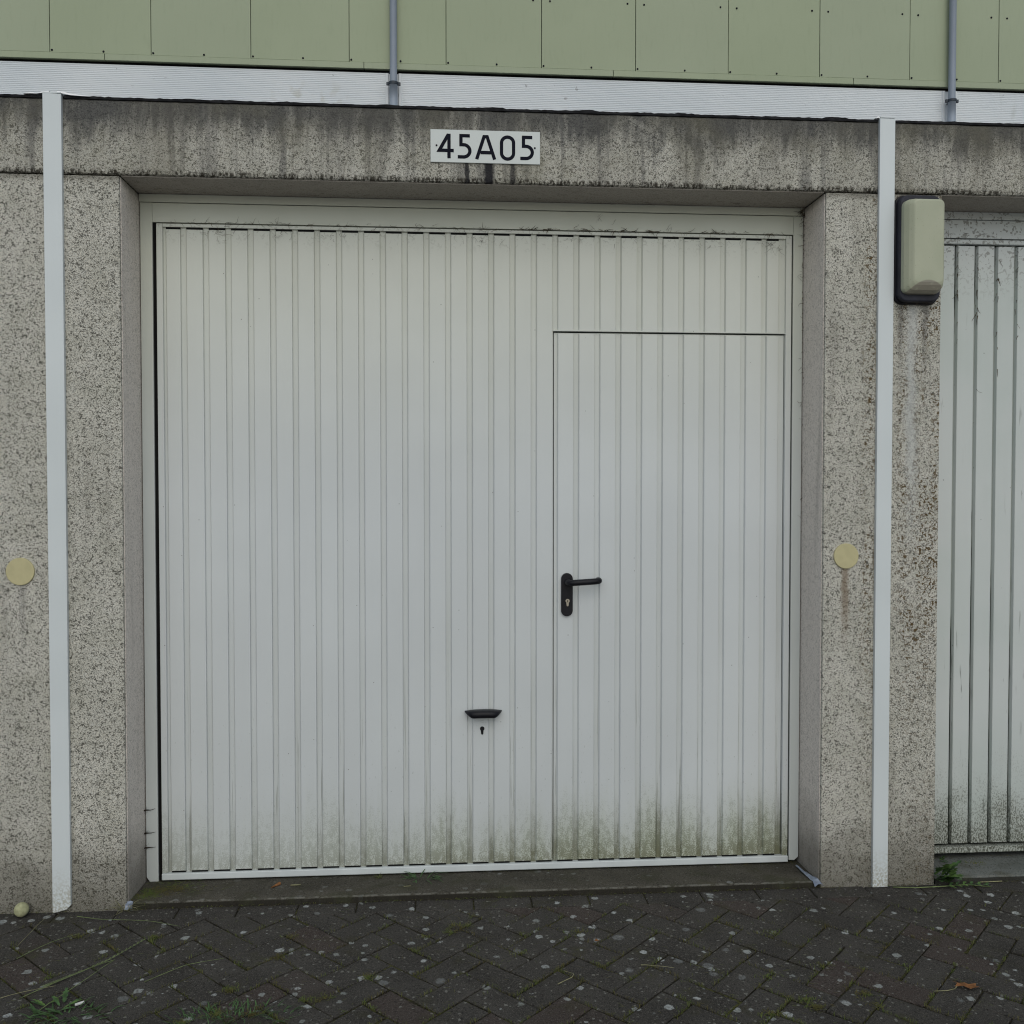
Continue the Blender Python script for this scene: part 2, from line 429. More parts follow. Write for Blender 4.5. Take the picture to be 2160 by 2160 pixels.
# ---------------------------------------------------------------- ground and pavers
g = obj('ground', mesh_from('ground', [(-120, -120, -.02), (120, -120, -.02), (120, 120, -.02), (-120, 120, -.02)], [(0, 1, 2, 3)]), 'bounce_ground'); tag(g, kind='structure')
X0, X1, Y0P = -4.6, 5.2, -1.35
pav = obj('pavement', mesh_from('pavement', [(X0, Y0P, -.0055), (X1, Y0P, -.0055), (X1, .02, -.0055), (X0, .02, -.0055)], [(0, 1, 2, 3)]), 'soil'); tag(pav, kind='structure')
U = .1004; TH = rad(45.3); AC = Vector((-.8305, -.334)); LIM = -.0815
def clip(poly, lim):
    out = []
    for i in range(len(poly)):
        a, b = poly[i], poly[(i + 1) % len(poly)]
        if a[1] <= lim: out.append(a)
        if (a[1] <= lim) != (b[1] <= lim):
            t = (lim - a[1]) / (b[1] - a[1]); out.append((a[0] + t * (b[0] - a[0]), lim))
    return out
def slab_geo(poly, V, F, top=0, bev=.003):
    """chamfered paver from a ccw polygon"""
    n = len(poly); c = Vector((sum(p[0] for p in poly) / n, sum(p[1] for p in poly) / n)); b = len(V)
    inner = []
    for p in poly:
        v = Vector(p); d = c - v; inner.append(v + d * min(.5, bev * 1.4 / max(d.length, 1e-4)))
    for p in poly: V.append((p[0], p[1], -.02))
    for p in poly: V.append((p[0], p[1], top - bev))
    for p in inner: V.append((p.x, p.y, top))
    for i in range(n):
        j = (i + 1) % n
        F.append((b + i, b + j, b + n + j, b + n + i)); F.append((b + n + i, b + n + j, b + 2 * n + j, b + 2 * n + i))
    F.append(tuple(b + 2 * n + i for i in range(n)))
L, Wd = .1955, .0955
variants = []
for k in range(8):
    r = random.Random(k); V, F = [], []
    pts = []
    j = lambda: r.uniform(-.0012, .0012)
    for (x, y) in ((-L/2, -Wd/2), (0, -Wd/2), (L/2, -Wd/2), (L/2, 0), (L/2, Wd/2), (0, Wd/2), (-L/2, Wd/2), (-L/2, 0)): pts.append((x + j(), y + j()))
    slab_geo(pts, V, F); me = mesh_from('paving_brick', V, F); me.materials.append(MAT['paver']); variants.append(me)
near, far = [], []
ct, st_ = math.cos(TH), math.sin(TH)
for a in range(-90, 90):
    for b in range(-90, 90):
        t = (a - b) % 4
        if t == 0: cc = (a + 1, b + .5); ang = TH
        elif t == 3: cc = (a + .5, b + 1); ang = TH + math.pi / 2
        else: continue
        dx, dy = (cc[0] - 1) * U, (cc[1] - .5) * U
        p = Vector((AC.x + ct * dx - st_ * dy, AC.y + st_ * dx + ct * dy))
        if not (X0 < p.x < X1 and Y0P < p.y < .02): continue
        ca, sa = math.cos(ang), math.sin(ang)
        poly = [(p.x + ca * x - sa * y, p.y + sa * x + ca * y) for x, y in ((-L/2, -Wd/2), (L/2, -Wd/2), (L/2, Wd/2), (-L/2, Wd/2))]
        (near if (-1.85 < p.x < 2.35 and p.y > -.98) else far).append((p, ang, poly))
joints = []
for p, ang, poly in near:
    cut = max(q[1] for q in poly) > LIM
    if not cut:
        o = obj('paving_brick', rnd.choice(variants), None, pav, (p.x, p.y, rnd.uniform(-.0032, .0012)))
        o.rotation_euler = (rnd.gauss(0, .009), rnd.gauss(0, .009), ang + rnd.gauss(0, .009) + rnd.choice((0, math.pi)))
        joints.append((p, ang))
    else:
        q = clip(poly, LIM)
        if len(q) < 3: continue
        area = abs(sum(q[i][0] * q[(i+1) % len(q)][1] - q[(i+1) % len(q)][0] * q[i][1] for i in range(len(q)))) / 2
        if area < .0008: continue
        V, F = [], []; slab_geo(q, V, F)
        obj('paving_brick', mesh_from('paving_brick', V, F), 'paver', pav, (0, 0, rnd.uniform(-.002, .0005)))
k = -23
while True:
    x = .109 + .202 * k; k += 1
    if x > 5.0: break
    if x < -4.4: continue
    V, F = [], []; slab_geo([(x, -.0775), (x + .197, -.0775), (x + .197, .004), (x, .004)], V, F)
    obj('paving_brick', mesh_from('paving_brick', V, F), 'paver', pav, (0, 0, rnd.uniform(-.002, .001)))
V, F = [], []
for p, ang, poly in far:
    q = clip(poly, LIM)
    if len(q) >= 3: slab_geo(q, V, F, rnd.uniform(-.002, .001))
o = obj('paving_bricks', mesh_from('paving_bricks', V, F), 'paver', pav); tag(o, kind='stuff')

# ---------------------------------------------------------------- the garage row
GX = (-1.29, 1.576); OP = (-1.08, 1.36); PITCH = 2.866
gar = empty('garage_building', (0, 0, 0), 'row of flat roofed concrete garages with rough speckled piers and stained grey lintels', 'garage')
def lintel(x0, x1, seed):
    n = max(2, int((x1 - x0) / .012)); V, F = [], []
    for i in range(n + 1):
        x = x0 + (x1 - x0) * i / n
        j1 = mnoise.noise(Vector((x * 45, seed, 0))) * .0030 + mnoise.noise(Vector((x * 130, seed, 4))) * .0018
        j2 = mnoise.noise(Vector((x * 18, seed, 9))) * .003 + mnoise.noise(Vector((x * 90, seed, 9))) * .0016
        V += [(x, .26, 2.497), (x, .008, 2.497), (x, .002 + j1 * .6, 2.500 + j1), (x, 0, 2.508 + j1), (x, 0, 2.738 + j2), (x, .006, 2.745 + j2), (x, .26, 2.745)]
        if i:
            b = len(V) - 14
            for k in range(7): q = (k + 1) % 7; F.append((b + k, b + 7 + k, b + 7 + q, b + q))
    F += [tuple(range(7)), tuple(range(len(V) - 1, len(V) - 8, -1))]
    o = obj('lintel', mesh_from('lintel', V, F), 'concrete_lintel', gar)
    # soffit: smoother concrete under the lintel, bounced light painted in as paler pink
    return o
for (a, b) in ((-4.156, -1.292), (-1.288, 1.574), (1.578, 4.442)): lintel(a, b, a)
def soffit(x0, x1): box('soffit', (x0 + .003, x1 - .003, .013, .255, 2.4935, 2.4968), 'concrete_smooth', gar)
for k in (-1, 0, 1): soffit(OP[0] + k * PITCH, OP[1] + k * PITCH)
for k in (-1, 0, 1, 2):
    x0 = OP[1] + (k - 1) * PITCH; x1 = OP[0] + k * PITCH
    box('pier', (x0, x1, 0, .26, -.05, 2.491), 'concrete_pier', gar, .004, 2)
    box('pier_cheek', (x0 - .0025, x0 + .01, .012, .258, -.04, 2.489), 'concrete_smooth', gar)
    box('pier_cheek', (x1 - .01, x1 + .0025, .012, .258, -.04, 2.489), 'concrete_smooth', gar)
    c = (x0 + x1) / 2
    box('party_wall', (c - .06, c + .06, .262, 5.6, -.05, 2.55), 'interior', gar)
box('rear_wall', (-4.3, 4.6, 5.602, 5.75, -.05, 2.55), 'interior', gar)
box('roof', (-4.35, 4.65, .262, 5.8, 2.552, 2.725), 'felt', gar)
box('garage_floor', (-4.2, 4.5, .27, 5.6, -.05, .004), 'interior', gar)
# thin torn felt along the top edge
for (a, b, sd_) in ((-4.156, -1.325, 1), (-1.255, 1.545, 2), (1.61, 4.44, 3)):
    V, F = [], []; n = int((b - a) / .012)
    for i in range(n + 1):
        x = a + (b - a) * i / n
        h = .004 + max(0, mnoise.noise(Vector((x * 9, sd_, 0)))) * .010 + mnoise.noise(Vector((x * 60, sd_, 0))) * .003
        dd = .0035 + mnoise.noise(Vector((x * 22, sd_, 5))) * .003
        V += [(x, -dd, 2.7425), (x, -dd, 2.7465 + h), (x, .25, 2.752 + h * .4), (x, .25, 2.744)]
        if i:
            q = len(V) - 8
            F += [(q, q + 4, q + 5, q + 1), (q + 1, q + 5, q + 6, q + 2), (q, q + 3, q + 7, q + 4)]
    obj('roof_edge', mesh_from('roof_edge', V, F), 'felt', gar)
# white cover strips over the party joints
def cover_strip(c, w, z0, z1, cut):
    p = [(c - w/2, z0), (c + w/2 - cut, z0 + .012 if cut else z0), (c + w/2, z0 + .012 + cut), (c + w/2, z1), (c - w/2, z1 + .004)] if cut else [(c - w/2, z0), (c + w/2, z0), (c + w/2, z1), (c - w/2, z1)]
    o = prism('cover_strip', p, -.014, -.0005, 'strip_white', gar, .0015, 2)
    box('strip_cap', (c - w/2 + .001, c + w/2 - .001, -.0145, .12, z1 + .002, z1 + .006), 'strip_white', gar)
cover_strip(-1.2905, .060, .001, 2.752, .014)
cover_strip(1.576, .056, .001, 2.752, 0)
cover_strip(-1.2905 - PITCH, .060, .001, 2.752, 0)
cover_strip(1.576 + PITCH, .056, .001, 2.752, 0)
# white slivers standing in for sky glints on membrane edges beside the strips
def glint(pts, th=.0035):
    V, F = [], []
    for i, (x, z, h) in enumerate(pts):
        V += [(x, -.010, z), (x, -.008, z + h), (x, .04, z + h + .004), (x, .04, z)]
        if i:
            q = len(V) - 8
            F += [(q, q + 4, q + 5, q + 1), (q + 1, q + 5, q + 6, q + 2)]
    obj('glint_sliver', mesh_from('glint_sliver', V, F), 'glint_white', gar)
glint([(-1.385, 2.752, .001), (-1.36, 2.753, .004), (-1.34, 2.753, .003), (-1.322, 2.756, .005), (-1.30, 2.760, .004)])
glint([(-1.275, 2.760, .004), (-1.255, 2.755, .007), (-1.235, 2.751, .006), (-1.20, 2.749, .004), (-1.17, 2.748, .002)])
glint([(1.535, 2.752, .002), (1.543, 2.755, .006), (1.552, 2.749, .008)])
# thresholds
def threshold(x0, x1, mat):
    n = 160; V, F = [], []
    for i in range(n + 1):
        x = x0 + (x1 - x0) * i / n; j = mnoise.noise(Vector((x * 20, 3, 0))) * .002 + mnoise.noise(Vector((x * 80, 3, 0))) * .0015
        V += [(x, -.001 + j, -.02), (x, .001 + j, .0165 + j * .5), (x, .007 + j, .0215), (x, .10, .0165), (x, .27, .011)]
        if i:
            q = len(V) - 10
            for k in range(4): F.append((q + k, q + 5 + k, q + 6 + k, q + k + 1))
    me = mesh_from('threshold', V, F); smooth(me); obj('threshold', me, mat, gar)
threshold(OP[0] + .004, OP[1] - .004, 'threshold_dark')
threshold(OP[0] + PITCH + .004, OP[1] + PITCH - .004, 'threshold_grey')
threshold(OP[0] - PITCH + .004, OP[1] - PITCH - .004, 'threshold_grey')

# ---------------------------------------------------------------- garage doors
def rib(name, x0, x1, z0, z1, parent, mat, yf=.2, yb=.2085, lc=.0045, rc=.0012, tc=.003):
    """pressed rib: front face narrower than its base, softened on four sides"""
    p = parent_loc(parent)
    V = [(x0, yb, z0), (x1, yb, z0), (x1, yb, z1), (x0, yb, z1)]
    V += [(x0 + lc * .8, yf + .001, z0 + tc * .6), (x1 - rc * .8, yf + .001, z0 + tc * .6), (x1 - rc * .8, yf + .001, z1 - tc * .6), (x0 + lc * .8, yf + .001, z1 - tc * .6)]
    V += [(x0 + lc + .0008, yf, z0 + tc), (x1 - rc - .0008, yf, z0 + tc), (x1 - rc - .0008, yf, z1 - tc), (x0 + lc + .0008, yf, z1 - tc)]
    F = []
    for a, b in ((0, 4), (4, 8)):
        for k in range(4): q = (k + 1) % 4; F.append((a + k, a + q, b + q, b + k))
    F.append((8, 9, 10, 11))
    return obj(name, mesh_from(name, [tuple(Vector(v) - p) for v in V], F), mat, parent)

def door_frame(d, x0, x1, mat='frame_paint', cut=True):
    """x0,x1: reveal faces; returns the leaf limits"""
    jl, jr = x0 + .048, x1 - .043
    fr = box('door_frame', (x0 + .049, x1 - .044, .2005, .26, 2.3945, 2.462), mat, d)
    p = [(x0 + .006, .030), (x0 + .024, .002), (jl, .004), (jl, 2.463), (x0 + .006, 2.463)]
    prism('jamb', p, .2, .26, mat, fr, .001, 1)
    p = [(jr, .024), (x1 - .022, .022), (x1 - .006, .036), (x1 - .006, 2.463), (jr, 2.463)]
    prism('jamb', p, .2, .26, mat, fr, .001, 1)
    box('top_trim', (x0 + .004, x1 - .004, .196, .26, 2.4645, 2.492), mat, fr)
    return jl, jr
# main door -------------------------------------------------------------
d1 = empty('garage_door', (.14, .2, 0), 'large off white ribbed up and over garage door with a small wicket door, under the number sign', 'garage door')
door_frame(d1, *OP)
LX0, LX1, LZ0, LZ1 = -1.0180, 1.311, .0195, 2.3895
WX0, WX1, WZ1 = .4125, 1.2865, 2.0195
lf = box('leaf_frame', (LX0, LX0 + .022, .1985, .24, LZ0 + .024, LZ1), 'door_paint', d1, .0012)
box('frame_rail', (LX1 - .022, LX1, .1985, .24, LZ0 + .024, LZ1), 'door_paint', lf, .0012)
box('frame_rail', (LX0 + .0225, LX1 - .0225, .1985, .24, LZ1 - .012, LZ1), 'door_paint', lf, .001)
br = box('bottom_rail', (LX0, LX1, .1915, .24, LZ0, LZ0 + .0235), 'rail_white', d1, .003, 2)
# black strips filling the gaps beside the leaf, standing in for their shade
box('gap_shade', (OP[0] + .0485, LX0 - .0008, .208, .23, .012, 2.392), 'gap_black', d1)
box('gap_shade', (LX1 + .0008, OP[1] - .0435, .208, .23, .026, 2.392), 'gap_black', d1)
# channel floor sheets
for n_, (a, b, z0, z1) in enumerate(((LX0 + .022, WX0 - .0015, LZ0 + .02, LZ1 - .01), (WX0 - .0015, LX1 - .022, WZ1 + .0045, LZ1 - .01), (WX1 + .0015, LX1 - .022, LZ0 + .02, WZ1 + .0045))):
    box('back_sheet', (a, b, .2082, .222, z0, z1), 'groove_paint', d1)
wk = box('wicket_door', (WX0 + .0015, WX1 - .0015, .2082, .219, LZ0 + .026, WZ1 - .0012), 'groove_paint', d1)
box('wicket_recess', (WX0 - .002, WX1 + .002, .2305, .236, LZ0 + .02, WZ1 + .006), 'gap_black', d1)
PZ0, PZ1 = LZ0 + .0285, LZ1 - .018
def panels():
    out = []; g0 = -.9337
    out.append((-.9875, g0))
    for k in range(0, 28):
        a = g0 + .0789 * k + .0172; b = g0 + .0789 * (k + 1)
        out.append((a, b))
    out.append((g0 + .0789 * 28 + .0172 - .0, 1.2600)) if False else None
    return out
P = panels()
P = [p for p in P if p[1] < 1.27] 
last = P[-1]
shade_spans = []
for (a, b) in P:
    b = min(b, 1.268)
    shade_spans.append((a, b)) 
    if b < WX0 + .005:
        rib('panel', a, b, PZ0, PZ1, d1, 'door_paint')
    else:
        rib('panel', a, b, WZ1 + .0048, PZ1, d1, 'door_paint')
        rib('panel', a, b, PZ0, WZ1 - .0035, wk, 'door_paint')
if last[1] < 1.21:
    rib('panel', last[1] + .0172, 1.2625, WZ1 + .0048, PZ1, d1, 'door_paint'); rib('panel', last[1] + .0172, 1.2625, PZ0, WZ1 - .0035, wk, 'door_paint')
# folded lip above the wicket and beside it
box('wicket_lip', (WX0 - .002, WX1 + .003, .1990, .2075, WZ1 + .0042, WZ1 + .0072), 'door_paint', d1)
# black strips standing in for the undercut shadow at rib heads and feet
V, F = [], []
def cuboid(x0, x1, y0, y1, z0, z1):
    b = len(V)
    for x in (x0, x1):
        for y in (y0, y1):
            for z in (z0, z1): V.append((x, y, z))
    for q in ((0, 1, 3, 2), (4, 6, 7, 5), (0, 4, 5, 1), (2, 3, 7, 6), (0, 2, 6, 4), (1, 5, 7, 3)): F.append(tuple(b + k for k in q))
for a, b in shade_spans + [(last[1] + .0172, 1.2625)]:
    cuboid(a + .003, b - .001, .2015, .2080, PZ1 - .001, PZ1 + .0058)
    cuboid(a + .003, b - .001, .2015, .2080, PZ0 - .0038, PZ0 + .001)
obj('rib_shade_strips', mesh_from('rib_shade_strips', shift(V, d1), F), 'gap_black', d1)
lev = box('handle_plate', (0, 0, 0, 0, 0, 0), 'black_plastic', wk) if False else prism('handle_plate', rrect(.4405, .4835, .967, 1.1275, .0213, 10), .189, .2, 'black_plastic', wk, .0025, 3)
pts = [(.4645, .195, 1.0945), (.4648, .165, 1.0945), (.467, .150, 1.0950), (.475, .143, 1.0955), (.495, .1405, 1.0970), (.53, .1405, 1.0990), (.562, .1415, 1.1010), (.5715, .146, 1.1015), (.576, .156, 1.1020), (.577, .170, 1.1022), (.5765, .182, 1.1022)]
tube('lever', pts, [.0135, .0122, .0118] + [.0114] * 7 + [.0105], 'black_plastic', wk, 14)
cyl = [(.4635 + .0078 * math.cos(rad(a)), 1.0245 + .0078 * math.sin(rad(a))) for a in range(-55, 236, 15)]
cyl = cyl + [(.4595, 1.0075), (.4610, 1.0045), (.4660, 1.0045), (.4675, 1.0075)]
prism('lock_cylinder', cyl, .1862, .1892, 'steel', wk, .0006, 1)
prism('keyhole', rrect(.4625, .4648, 1.0195, 1.0285, .0011, 3), .1858, .1863, 'gap_black', wk)
# pull handle of the big leaf: boat shaped black bar
V, F = [], []; n = 24; m_ = 12
for i in range(n + 1):
    t = i / n; x = .0815 + (.219 - .0815) * t; e = abs(2 * t - 1)
    up = .0135 if e < .97 else .008
    k_ = math.sqrt(max(0, 1 - e ** 6)); zc_top = .6265 - .0035 * e ** 2
    dn = .0285 * (1 - max(0, (e - .62) / .38) ** 1.1 * .62)
    dpt = .040 * (1 - e ** 5) + .012
    for j in range(m_):
        a = 2 * math.pi * j / m_
        s_ = math.copysign(abs(math.sin(a)) ** .6, math.sin(a)); c_ = math.copysign(abs(math.cos(a)) ** .6, math.cos(a))
        V.append((x, .2 - dpt / 2 + dpt / 2 * c_ * k_ ** .5, zc_top - dn / 2 + dn / 2 * s_ * max(.45, k_)))
    if i:
        q = len(V) - 2 * m_
        for j in range(m_): F.append((q + j, q + (j + 1) % m_, q + m_ + (j + 1) % m_, q + m_ + j))
F += [tuple(range(m_)), tuple(range(len(V) - 1, len(V) - 1 - m_, -1))]
me = mesh_from('pull_handle', shift(V, d1), F); smooth(me); obj('pull_handle', me, 'black_plastic', d1)
prism('blank_plug', circle(.1465, .5775, .0045, 16), .1975, .2005, 'door_paint', d1, .0008, 1)
kh = [(.1465 + .0083 * math.cos(rad(a)), .5505 + .0083 * math.sin(rad(a))) for a in range(-55, 236, 15)] + [(.1422, .5325), (.1440, .5285), (.1492, .5285), (.1510, .5325)]
prism('keyhole', kh, .1985, .2005, 'black_plastic', d1)

# neighbour doors ---------------------------------------------------------
def neighbour(off, label, seed):
    x0, x1 = OP[0] + off, OP[1] + off
    d = empty('garage_door', ((x0 + x1) / 2, .2, 0), label, 'garage door')
    door_frame(d, x0, x1, 'old_paint')
    a0, b0 = x0 + .066, x1 - .049
    lf = box('leaf_frame', (b0 - .02, b0, .1985, .24, .060, 2.3895), 'old_paint', d, .001)
    box('frame_rail', (a0, b0 - .021, .1985, .24, 2.372, 2.3895), 'old_paint', lf, .002)
    box('bottom_rail', (a0, b0, .1915, .24, .0345, .058), 'old_paint', d, .003, 2)
    box('back_sheet', (a0, b0 - .021, .2185, .23, .05, 2.38), 'old_groove', d)
    x = x0 + .028 + .066 - .02
    e = [1.9625 - PITCH + off - .0785] if False else None
    g = OP[0] + off + (1.959 - (OP[0] + PITCH)) - .079
    while g < b0 - .03:
        a = max(g + .0010, a0 + .001); b = min(g + .0762, b0 - .022)
        if b - a > .01: rib('panel', a, b, .068, 2.366, d, 'old_paint', .2, .2187, .002, .012, .002)
        g += .0790
    return d
neighbour(PITCH, 'weathered ribbed garage door at the right edge, right of the cream box, dark grooves and mouldy foot', 3)
neighbour(-PITCH, 'sliver of another garage door at the far left edge beside the left pier', 4)

# ---------------------------------------------------------------- number sign
sg = empty('number_sign', (.151, 0, 2.5617), 'white number plate reading 45A05 on the stained lintel above the door', 'sign')
box('sign_plate', (-.038, .3398, -.0055, -.0008, 2.5620, 2.6735), 'sign_white', sg, .0008, 1)
def ribbon(name, pts, w, y, closed=False):
    pts = [Vector(p) for p in pts]; n = len(pts); Lf, Rt = [], []
    for i, p in enumerate(pts):
        if closed: a, b = pts[i - 1], pts[(i + 1) % n]
        else: a, b = pts[max(i - 1, 0)], pts[min(i + 1, n - 1)]
        d1_ = (p - a).normalized() if (p - a).length > 1e-9 else (b - p).normalized()
        d2_ = (b - p).normalized() if (b - p).length > 1e-9 else d1_
        t = (d1_ + d2_).normalized(); nn = Vector((-t.y, t.x)); k = w / 2 / max(.35, nn.dot(Vector((-d1_.y, d1_.x))))
        Lf.append(p + nn * k); Rt.append(p - nn * k)
    V, F = [], []
    for y_ in (y, y + .0012):
        for q in Lf + Rt: V.append((q.x, y_, q.y))
    m2 = 2 * n; rng = range(n) if closed else range(n - 1)
    for i in rng:
        j = (i + 1) % n
        F += [(i, j, n + j, n + i), (m2 + i, m2 + n + i, m2 + n + j, m2 + j), (i, m2 + i, m2 + j, j), (n + i, n + j, m2 + n + j, m2 + n + i)]
    if not closed:
        F += [(0, n, m2 + n, m2), (n - 1, m2 + n - 1, m2 + 2 * n - 1, 2 * n - 1)]
    return V, F
def glyph(parts, tilt):
    V, F = [], []
    for i, (pts, closed) in enumerate(parts):
        q = [(-.0382 + (x - 180) * .0002535, 2.659 - (y - 395 - tilt) * .000245) for x, y in pts]
        v, f = ribbon('digit', q, .0113, -.0064 - .0003 * i, closed); b = len(V); V += v; F += [tuple(k + b for k in ff) for ff in f]
    bm = bmesh.new(); me = mesh_from('digit', shift(V, sg), F); bm.from_mesh(me); bmesh.ops.recalc_face_normals(bm, faces=bm.faces); bm.to_mesh(me); bm.free()
    return obj('digit', me, 'sign_black', sg)
arc = lambda cx, cy, rx, ry, a0, a1, n=14: [(cx + rx * math.cos(rad(a0 + (a1 - a0) * i / n)), cy + ry * math.sin(rad(a0 + (a1 - a0) * i / n))) for i in range(n + 1)]
glyph([([(431, 735), (431, 395)], 0), ([(424, 402), (300, 627), (495, 627)], 0)], 0)
five = lambda dx: [(713 + dx, 421), (593 + dx, 421), (593 + dx, 546)] + arc(628 + dx, 631, 86, 85, -90, 90) + [(550 + dx, 716)]
glyph([(five(0), 0)], 4)
o = glyph([([(806, 742), (906, 427), (948, 427), (1050, 742)], 0), ([(858, 648), (1000, 648)], 0)], 4); o.name = 'letter'; o.data.name = 'letter'
glyph([(arc(1226, 512, 82, 82, 180, 360) + arc(1226, 654, 82, 82, 0, 180), 1)], 10)
glyph([(five(850), 0)], 4)
prism('screw', circle(-.0172, 2.6184, .0033, 10), -.0072, -.0055, 'sign_black', sg)
prism('screw', circle(.3213, 2.6174, .0033, 10), -.0072, -.0062, 'sign_black', sg)

# ---------------------------------------------------------------- wall discs
def disc(x, z, r, label, tilt):
    e = empty('wall_disc', (x, -.001, z), label, 'disc cover', 'round cream cover discs on the piers')
    prism('disc_plate', circle(x, z, r, 48), -.007, -.0005, 'disc_cream', e, .0022, 3)
    prism('disc_backing', circle(x, z, r * .93, 32), -.0004, .004, 'dark_rubber', e)
disc(-1.4155, 1.163, .0465, 'round cream cover disc on the left pier, at the left edge of the photo', 0)
disc(1.4425, 1.200, .0455, 'round cream cover disc on the right pier, with a rusty run below it', 0)

# ---------------------------------------------------------------- cream box on the far right pier
bx = empty('alarm_box', (1.687, 0, 2.29), 'cream rounded alarm box on a black backing, mounted right of the right white strip', 'alarm box')
prism('backing_case', rrect(1.6125, 1.762, 2.104, 2.478, .030, 8), -.040, -.0005, 'dark_rubber', bx, .006, 3)
prism('backing_flange', rrect(1.6065, 1.768, 2.098, 2.484, .033, 8), -.012, -.0003, 'black_plastic', bx, .003, 2)
def box_cover():
    # loft of rounded rectangles, left side facetted, foot curving back
    bm = bmesh.new(); rings = []
    for y, il, ir, it, ib, r in ((-.0402, 0, 0, 0, 0, .024), (-.058, .001, .0005, .001, .001, .024), (-.073, .012, .002, .003, .010, .022), (-.0825, .0235, .005, .006, .026, .018), (-.085, .028, .009, .012, .036, .015)):
        ring = [bm.verts.new((x - 1.687, y, z - 2.29)) for x, z in rrect(1.6165 + il, 1.7555 - ir, 2.127 + ib, 2.4565 - it, r, 6)]
        rings.append(ring)
    for a, b in zip(rings, rings[1:]):
        for i in range(len(a)): j = (i + 1) % len(a); bm.faces.new((a[i], a[j], b[j], b[i]))
    bm.faces.new(rings[-1]); bmesh.ops.recalc_face_normals(bm, faces=bm.faces)
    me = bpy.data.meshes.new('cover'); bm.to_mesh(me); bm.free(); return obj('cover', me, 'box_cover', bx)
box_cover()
# brown lens standing in for shade at its foot
V, F = [], []; n = 20
o = prism('shade_lens', [(1.640, 2.152)] + [(1.640 + .102 * i / n, 2.1515 + .022 * math.sin(math.pi * i / n)) for i in range(n, -1, -1)][:-1] + [], -.0815, -.070, 'box_cream', bx) if False else None

# ---------------------------------------------------------------- building behind
bb = empty('panelled_building', (0, 6, 0), 'green panelled building behind the garages with white ribbed sheeting below', 'building')
box('body', (-8, 11, 6.06, 14, 0, 8.0), 'body_green', bb)
box('roof', (-8.1, 11.1, 5.95, 14.1, 8.002, 8.12), 'felt', bb)
x = -3.663 - 4 * .927; i = 0
while x < 10.5:
    pn = box('cladding_panel', (x + .003, x + .924, 5.9995 + rnd.uniform(-.0012, .0012), 6.03, 5.531, 7.98), 'cladding_green', bb, .0015)
    for (rx, rz) in ((.082, 6.174), (.845, 6.178), (.02, 5.55), (.49, 5.55)) if -4 < x < 6 else ():
        if x + rx < -.2 and rz > 6: continue
        V, F = [], []; tube_geo([(x + rx, 5.994, rz), (x + rx, 6.0, rz)], [.009, .010], 8, V, F)
        r_ = obj('rivet', mesh_from('rivet', shift(V, bb), F), 'sign_black', pn)
    x += .927
x = -3.161 - 2.42 * 2
while x < 10:
    box('base_trim', (x + .002, x + 2.416, 5.992, 6.04, 5.470, 5.527), 'cladding_green', bb, .001); x += 2.42
box('shadow_gap', (-8, 11, 6.045, 6.055, 5.36, 5.56), 'gap_black', bb)
def ribbed(x0, x1):
    V, F = [], []; z = 2.4; p = .0175; k = 0
    while z < 5.442:
        for dz, y in ((0, 6.0235), (.0035, 6.0205), (.0125, 6.0205), (.016, 6.0235)):
            V += [(x0, y - 6, z + dz), (x1, y - 6, z + dz)]
        z += p
    for i in range(len(V) // 2 - 1): F.append((2 * i, 2 * i + 1, 2 * i + 3, 2 * i + 2))
    obj('ribbed_sheet', mesh_from('ribbed_sheet', V, F), 'ribbed_white', bb)
xs = (-6.03, -.46, 5.108, 10.68)
for a, b in zip(xs, xs[1:]): ribbed(a + .062, b - .062)
for c in xs[1:3]:
    for (a, b, y) in ((c - .075, c - .048, 6.012), (c + .048, c + .075, 6.012), (c - .046, c + .046, 6.03)):
        box('joint_strip', (a, b, y, 6.036, 2.4, 5.4405), 'ribbed_white', bb, .002)
for c in (-.458, 5.092):
    pp = tube('downpipe', [(c, 5.945, 2.4), (c, 5.945, 5.1), (c, 5.945, 8.2)], .0345, 'pipe_grey', bb, 24)
    k1 = tube('socket', [(c, 5.945, 5.02), (c, 5.945, 5.30)], .039, 'pipe_grey', pp, 24)
    V, F = [], []
    for (r0, dz) in ((.046, -.012), (.046, .012)):
        for q in range(24): a = 2 * math.pi * q / 24; V.append((c + r0 * math.cos(a), 5.945 + r0 * math.sin(a), 5.312 + dz))
    F = [(q, (q + 1) % 24, 24 + (q + 1) % 24, 24 + q) for q in range(24)] + [tuple(range(24)), tuple(range(47, 23, -1))]
    obj('pipe_collar', mesh_from('pipe_collar', shift(V, pp), F), 'collar', pp)
    box('collar_lug', (c - .068, c - .044, 5.935, 5.955, 5.295, 5.325), 'collar', pp, .003)
    box('collar_lug', (c + .044, c + .068, 5.935, 5.955, 5.295, 5.325), 'collar', pp, .003)
    box('wall_bracket', (c - .008, c + .008, 5.985, 6.03, 5.305, 5.319), 'collar', pp)

